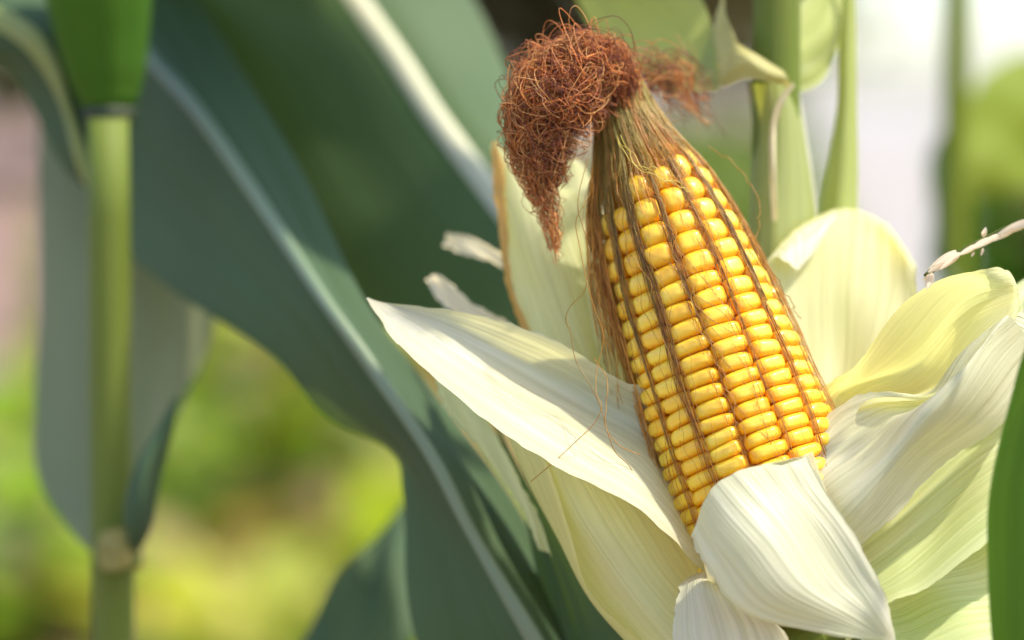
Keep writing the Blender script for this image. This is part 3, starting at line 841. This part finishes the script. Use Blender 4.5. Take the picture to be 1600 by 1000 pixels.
# the leaf behind it with the bright midrib
leaf(host, [[(1180, 900, 80), (1190, 890, 76), (1205, 880, 74), (1215, 870, 78), (1230, 860, 84)],
            [(860, 700, 120), (930, 640, 108), (990, 590, 100), (1030, 560, 104), (1070, 540, 116)],
            [(700, 560, 150), (790, 500, 138), (870, 440, 130), (930, 430, 134), (990, 430, 146)],
            [(560, 480, 180), (670, 400, 168), (775, 320, 160), (840, 310, 164), (900, 310, 176)],
            [(460, 330, 210), (570, 260, 196), (675, 185, 186), (748, 176, 190), (818, 166, 204)],
            [(395, 200, 226), (508, 150, 212), (620, 100, 202), (700, 92, 206), (785, 84, 220)],
            [(330, 60, 242), (440, 30, 228), (550, 0, 218), (640, -8, 222), (732, -20, 236)],
            [(240, -90, 262), (360, -110, 248), (470, -120, 240), (560, -130, 244), (650, -140, 256)]], LEAF_K, 48, rib=RIB_W, ribw=(0.0034, 0.0040), nr=80, wave=.004,
     label='dark leaf with a bright cream midrib')
# dark leaf showing between the big leaf and the husk
leaf(host, [[(1150, 1480, 70), (1180, 1480, 62), (1215, 1480, 68)],
            [(860, 1120, 64), (950, 1120, 54), (1040, 1120, 52)],
            [(850, 960, 66), (905, 965, 58), (970, 970, 52)],
            [(825, 820, 66), (850, 830, 62), (885, 850, 54)],
            [(785, 700, 66), (795, 712, 64), (812, 730, 60)],
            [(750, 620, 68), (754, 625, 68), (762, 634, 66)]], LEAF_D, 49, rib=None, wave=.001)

# the plant just right of the frame: its leaf hangs into view, its fallen tassel lies on the husks
c1 = P(1840, 700, -70)
plant_r = thing('corn_plant', 'corn plant whose saturated green leaf hangs at the edge beside the husks', 'corn plant', (c1[0], c1[1], 0))
sr = stalk_path(1840, 700, -70, P(1840, 60, -70)[2])
capped_tube('stalk', sr, np.interp(sr[:, 2], [0, .6, 1.0, P(1840, 300, -70)[2], P(1840, 60, -70)[2]], [.012, .010, .007, .005, .0012]), STALK, plant_r, 20)
leaf(plant_r, [[(1828, 420, -72), (1840, 420, -76), (1852, 420, -72)],
               [(1700, 380, -62), (1750, 390, -66), (1800, 410, -60)],
               [(1612, 520, -52), (1680, 500, -58), (1745, 500, -50)],
               [(1575, 640, -50), (1645, 640, -58), (1720, 640, -50)],
               [(1549, 760, -50), (1625, 760, -60), (1705, 760, -52)],
               [(1543, 860, -50), (1622, 860, -62), (1700, 860, -54)],
               [(1548, 1000, -52), (1622, 1000, -64), (1695, 1000, -56)],
               [(1580, 1200, -56), (1630, 1200, -64), (1680, 1200, -58)],
               [(1630, 1400, -58), (1640, 1400, -60), (1650, 1400, -58)]], LEAF_B, 50, rib=RIB, wave=.0006, nr=70,
     label='bright green leaf blade with a smooth wavy edge')

# neighbouring plant on the left
c2 = P(172, 500, 150)
left = thing('corn_plant', 'slim green corn stalk with a dark node under a bright green sheath', 'corn plant', (c2[0], c2[1], 0))
zl = P(172, 185, 150)[2]
sl = stalk_path(172, 500, 150, zl)
capped_tube('stalk', sl, np.interp(sl[:, 2], [0, .7, .95, 1.2], [.012, .0085, .0068, .0062]), STALK, left, 20)
nd = np.array([P(172, 196, 150), P(172, 188, 150), P(171, 176, 150), P(171, 168, 150)])
capped_tube('stalk_node', nd, np.array([.0066, .0076, .0082, .0078]), NODE_D, left, 20)
up = catmull(np.array([P(171, 172, 150), P(167, 120, 150), P(160, 50, 148), P(152, -40, 144), P(145, -160, 140)]), 30)
capped_tube('upper_sheath', up, np.interp(np.linspace(0, 1, 30), [0, .06, .3, .7, 1], [.0070, .0088, .0122, .0165, .0185]), LEAF_B, left, 24)
nd2 = catmull(np.array([P(186, 890, 150), P(185, 876, 150), P(183, 858, 150), P(181, 842, 150)]), 16)
capped_tube('stalk_node', nd2, np.interp(np.linspace(0, 1, 16), [0, .3, .7, 1], [.0066, .0074, .0072, .0064]), STALK, left, 20)
sheet('dry_scrap', [[(160, 892, 140), (184, 890, 136), (206, 884, 140)], [(152, 862, 140), (182, 856, 136), (216, 852, 140)],
                    [(158, 832, 141), (178, 826, 138), (222, 822, 142)]], DRYTAN, left, seed=61, wave=.0002, ripple=0)
leaf(left, [[(165, 880, 156), (176, 872, 152), (190, 868, 150), (205, 862, 152), (216, 850, 158)],
            [(112, 830, 176), (140, 820, 172), (178, 810, 168), (208, 800, 172), (226, 790, 180)],
            [(60, 740, 200), (112, 740, 192), (172, 735, 188), (216, 730, 192), (246, 725, 200)],
            [(50, 600, 220), (108, 600, 210), (172, 600, 204), (232, 610, 208), (286, 622, 218)],
            [(60, 430, 235), (115, 430, 225), (176, 430, 220), (250, 460, 224), (330, 505, 234)],
            [(68, 220, 250), (120, 230, 240), (180, 240, 235), (250, 260, 240), (330, 290, 250)],
            [(60, 40, 265), (110, 40, 260), (170, 40, 255), (230, 50, 260), (290, 60, 265)],
            [(90, -160, 280), (120, -160, 278), (150, -160, 276), (180, -160, 278), (210, -160, 280)]], LEAF_G, 51, rib=RIB, ribw=(.003, .002), wave=.003,
     label='wide grey-green leaf hanging behind the slim stalk')
leaf(left, [[(186, 870, 146), (200, 866, 142), (214, 860, 146)],
            [(186, 800, 140), (216, 815, 132), (240, 820, 138)],
            [(206, 730, 136), (232, 735, 130), (256, 735, 136)],
            [(250, 660, 138), (262, 665, 136), (272, 664, 138)],
            [(276, 618, 140), (278, 620, 140), (280, 620, 140)]], LEAF_D, 52, rib=None, wave=.001)
leaf(left, [[(150, 310, 156), (146, 296, 150), (150, 280, 152)],
            [(110, 270, 162), (116, 215, 152), (140, 160, 162)],
            [(50, 180, 168), (84, 120, 154), (128, 40, 168)],
            [(0, 110, 174), (40, 58, 158), (90, -20, 174)],
            [(-80, 90, 180), (-40, 24, 164), (-20, -60, 180)],
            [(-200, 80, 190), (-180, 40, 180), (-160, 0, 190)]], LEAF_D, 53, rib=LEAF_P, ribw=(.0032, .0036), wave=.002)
# lower leaf of that plant reaching up to the middle
leaf(left, [[(186, 1300, 152), (200, 1290, 146), (214, 1280, 152)],
            [(330, 1150, 170), (390, 1120, 162), (440, 1100, 170)],
            [(470, 1010, 185), (545, 1000, 175), (640, 1000, 185)],
            [(530, 900, 200), (590, 900, 194), (650, 900, 200)],
            [(590, 830, 212), (620, 830, 208), (648, 830, 212)],
            [(640, 770, 220), (650, 770, 220), (660, 770, 220)]], LEAF_D, 54, rib=None, wave=.002, label='blurred blue-green leaf tip rising from below')

# plant in the right background
c3 = P(1492, 300, 520)
rb = thing('corn_plant', 'blurred corn plant with thin lime stem and rounded leaf before the pale field', 'corn plant', (c3[0], c3[1], 0))
s3 = stalk_path(1492, 300, 520, P(1492, -120, 520)[2])
capped_tube('stalk', s3, np.interp(s3[:, 2], [0, 1.0, 1.3], [.009, .0068, .0055]), LEAF_L, rb, 16)
leaf(rb, [[(1488, 480, 520), (1492, 480, 515), (1496, 480, 520)],
          [(1452, 400, 530), (1476, 405, 520), (1500, 410, 530)],
          [(1455, 300, 540), (1478, 310, 530), (1500, 320, 540)],
          [(1470, 200, 540), (1482, 210, 535), (1498, 220, 540)],
          [(1484, 100, 540), (1488, 100, 540), (1494, 100, 540)]], LEAF_M, 55, rib=None)
leaf(rb, [[(1490, 430, 520), (1496, 420, 518), (1500, 410, 522)],
          [(1500, 330, 560), (1512, 260, 556), (1505, 170, 562)],
          [(1570, 300, 600), (1580, 200, 596), (1560, 100, 602)],
          [(1650, 300, 640), (1650, 200, 636), (1640, 90, 642)],
          [(1740, 330, 680), (1745, 270, 680), (1750, 220, 680)]], LEAF_L, 56, rib=None, label='rounded lime leaf')

# ------------------------------------------------------------------ dry tassel branch on the husks
t0 = P(1440, 440, -6)
tas = thing('tassel_branch', 'thin dry tassel branch with pale flower husks resting on the right husk', 'tassel', t0)
axis = catmull(PA([[(1446, 432, -6), (1470, 412, -8), (1510, 390, -10), (1560, 365, -14), (1600, 348, -20), (1680, 318, -36), (1780, 300, -56), (1838, 330, -68)]])[0], 60)
capped_tube('stem', axis, np.linspace(0.0007, 0.0013, 60), STALK, tas, 10)
def floret(base, direc, ln, wd, seed):
    r = np.random.default_rng(seed)
    d = direc / np.linalg.norm(direc)
    a = np.cross(d, FWD); a /= np.linalg.norm(a); b = np.cross(d, a)
    def glume(name, off, k, open_, par):
        n, m = 14, 9
        t = np.linspace(0, 1, n)[:, None]
        q = np.linspace(-1, 1, m)[None, :]
        w = wd * k * (np.sin(math.pi * np.clip(t * .93 + .05, 0, 1)) ** .75) * (1 - .45 * t)
        x = w * np.sin(q * 1.45); y = w * (np.cos(q * 1.45) - .3) * .8 + ln * open_ * t ** 2
        sd = np.array([math.cos(off), math.sin(off)])
        A2 = a * sd[0] + b * sd[1]; B2 = -a * sd[1] + b * sd[0]
        v = base + d * (ln * k * t[..., None]) + A2 * x[..., None] + B2 * y[..., None]
        uv = np.stack(np.broadcast_arrays(q * .004, t * ln), -1).reshape(-1, 2)
        return link(name, mesh_from(name, v.reshape(-1, 3), grid_faces(n, m), uv), FLORET, par)
    f1 = glume('floret', r.uniform(0, .6), 1.0, r.uniform(.02, .10), tas)
    for q_, k_ in ((math.pi + r.uniform(-.4, .4), .92), (math.pi / 2 + r.uniform(-.5, .5), .8)):
        g2 = glume('glume', q_, k_, r.uniform(.03, .14), None)
        g2.parent = f1
FS = [((1452, 428, -7), (1432, 452, -8), 17, 2.2), ((1456, 426, -8), (1446, 462, -10), 34, 6.5), ((1500, 396, -10), (1446, 428, -9), 56, 8),
      ((1494, 392, -8), (1448, 422, -7), 50, 6), ((1490, 402, -11), (1464, 426, -11), 30, 4), ((1528, 382, -11), (1494, 402, -12), 40, 5),
      ((1546, 372, -12), (1508, 396, -14), 42, 5.5), ((1560, 366, -14), (1520, 392, -15), 44, 5), ((1536, 370, -12), (1541, 352, -12), 17, 4.5),
      ((1536, 388, -13), (1532, 404, -13), 15, 2.4), ((1522, 394, -13), (1516, 404, -13), 12, 2.4), ((1590, 354, -18), (1553, 376, -17), 44, 5),
      ((1612, 344, -22), (1566, 364, -18), 54, 7), ((1640, 334, -27), (1590, 356, -22), 56, 7), ((1680, 320, -36), (1630, 342, -28), 56, 7)]
for i, (a, b, ln, wd) in enumerate(FS):
    A_, B_ = P(a[0], a[1], a[2] - 6), P(b[0], b[1], b[2] - 8)
    floret(A_, B_ - A_, ln * PX * 1.05, wd * PX * 1.2, i)

# ------------------------------------------------------------------ background growth
def leaf_cloud(name, centres, nper, size, spread, cols, seed, label, cat):
    r = np.random.default_rng(seed)
    V, F, C, off = [], [], [], 0
    tmpl = np.array([(0, 0, 0), (-.32, .35, .05), (0, .4, -.02), (.32, .35, .05), (-.22, .75, .0), (0, .8, -.04), (.22, .75, .0), (0, 1.05, -.12)])
    fac = [(0, 2, 1), (0, 3, 2), (1, 2, 5, 4), (2, 3, 6, 5), (4, 5, 7), (5, 6, 7)]
    for (cx, cy, h), w in centres:
        col0 = cols[r.integers(len(cols))]
        for j in range(int(nper * w)):
            z = h * r.uniform(.08, 1.0) ** .6
            rad = spread * (0.35 + .65 * r.random())
            th = r.uniform(0, 6.283)
            sz = size * r.uniform(.6, 1.4)
            e = Matrix.Rotation(th, 3, 'Z') @ Matrix.Rotation(r.uniform(-.5, 1.1), 3, 'X') @ Matrix.Rotation(r.uniform(-.6, .6), 3, 'Y')
            M3 = np.array(e)
            v = (tmpl * sz) @ M3.T + np.array([cx + math.cos(th) * rad * r.random(), cy + math.sin(th) * rad * r.random(), z])
            V.append(v); F += [tuple(i + off for i in f) for f in fac]; off += 8
            C.append(np.repeat((col0 * r.uniform(.75, 1.25))[None], 8, 0))
    me = mesh_from(name, np.concatenate(V), F, None, np.concatenate(C))
    o = link(name, me, WEED)
    tag(o, label, cat, kind='stuff')
    return o
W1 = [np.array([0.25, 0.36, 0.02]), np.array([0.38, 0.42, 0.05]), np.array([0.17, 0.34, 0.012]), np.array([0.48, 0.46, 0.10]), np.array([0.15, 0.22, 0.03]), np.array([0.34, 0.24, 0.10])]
cs = []
for i in range(165):
    y = rng.uniform(4.0, 11.0)
    pxx = rng.uniform(-60, 760)
    x = (pxx - 800) / 1600 * .36 * y
    h = rng.uniform(.15, .75)
    if pxx < 130 and y > 5.0: continue
    cs.append(((x, y, h), 1.0))
leaf_cloud('weed_cover', cs, 34, 0.15, 0.24, W1, 31, 'sunlit yellow-green weeds covering the soil behind the big leaf', 'weeds')
cs2 = []
for i in range(60):
    y = rng.uniform(12, 30)
    cs2.append((((rng.uniform(1020, 1225) - 800) / 1600 * .36 * y, y, rng.uniform(.3, .9)), 1.0))
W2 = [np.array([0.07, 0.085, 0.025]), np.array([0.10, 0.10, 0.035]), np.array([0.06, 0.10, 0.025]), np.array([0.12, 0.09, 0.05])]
leaf_cloud('far_weeds', cs2, 40, 0.25, 0.5, [np.array([0.16, 0.20, 0.05]), np.array([0.12, 0.17, 0.03])], 37, 'olive-green growth blurred between the ear and the pale stalk', 'weeds')
cs = []
for i in range(150):
    y = rng.uniform(36, 48)
    pxx = rng.uniform(-150, 1235)
    cs.append((((pxx - 800) / 1600 * .36 * y, y, rng.uniform(3.5, 8.5)), 1.0))
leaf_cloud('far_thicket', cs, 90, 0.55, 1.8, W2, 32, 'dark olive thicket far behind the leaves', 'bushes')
cs = []
for i in range(26):
    y = rng.uniform(9.5, 13.0)
    pxx = rng.uniform(1535, 1800)
    cs.append((((pxx - 800) / 1600 * .36 * y, y, rng.uniform(.6, 1.02)), 1.0))
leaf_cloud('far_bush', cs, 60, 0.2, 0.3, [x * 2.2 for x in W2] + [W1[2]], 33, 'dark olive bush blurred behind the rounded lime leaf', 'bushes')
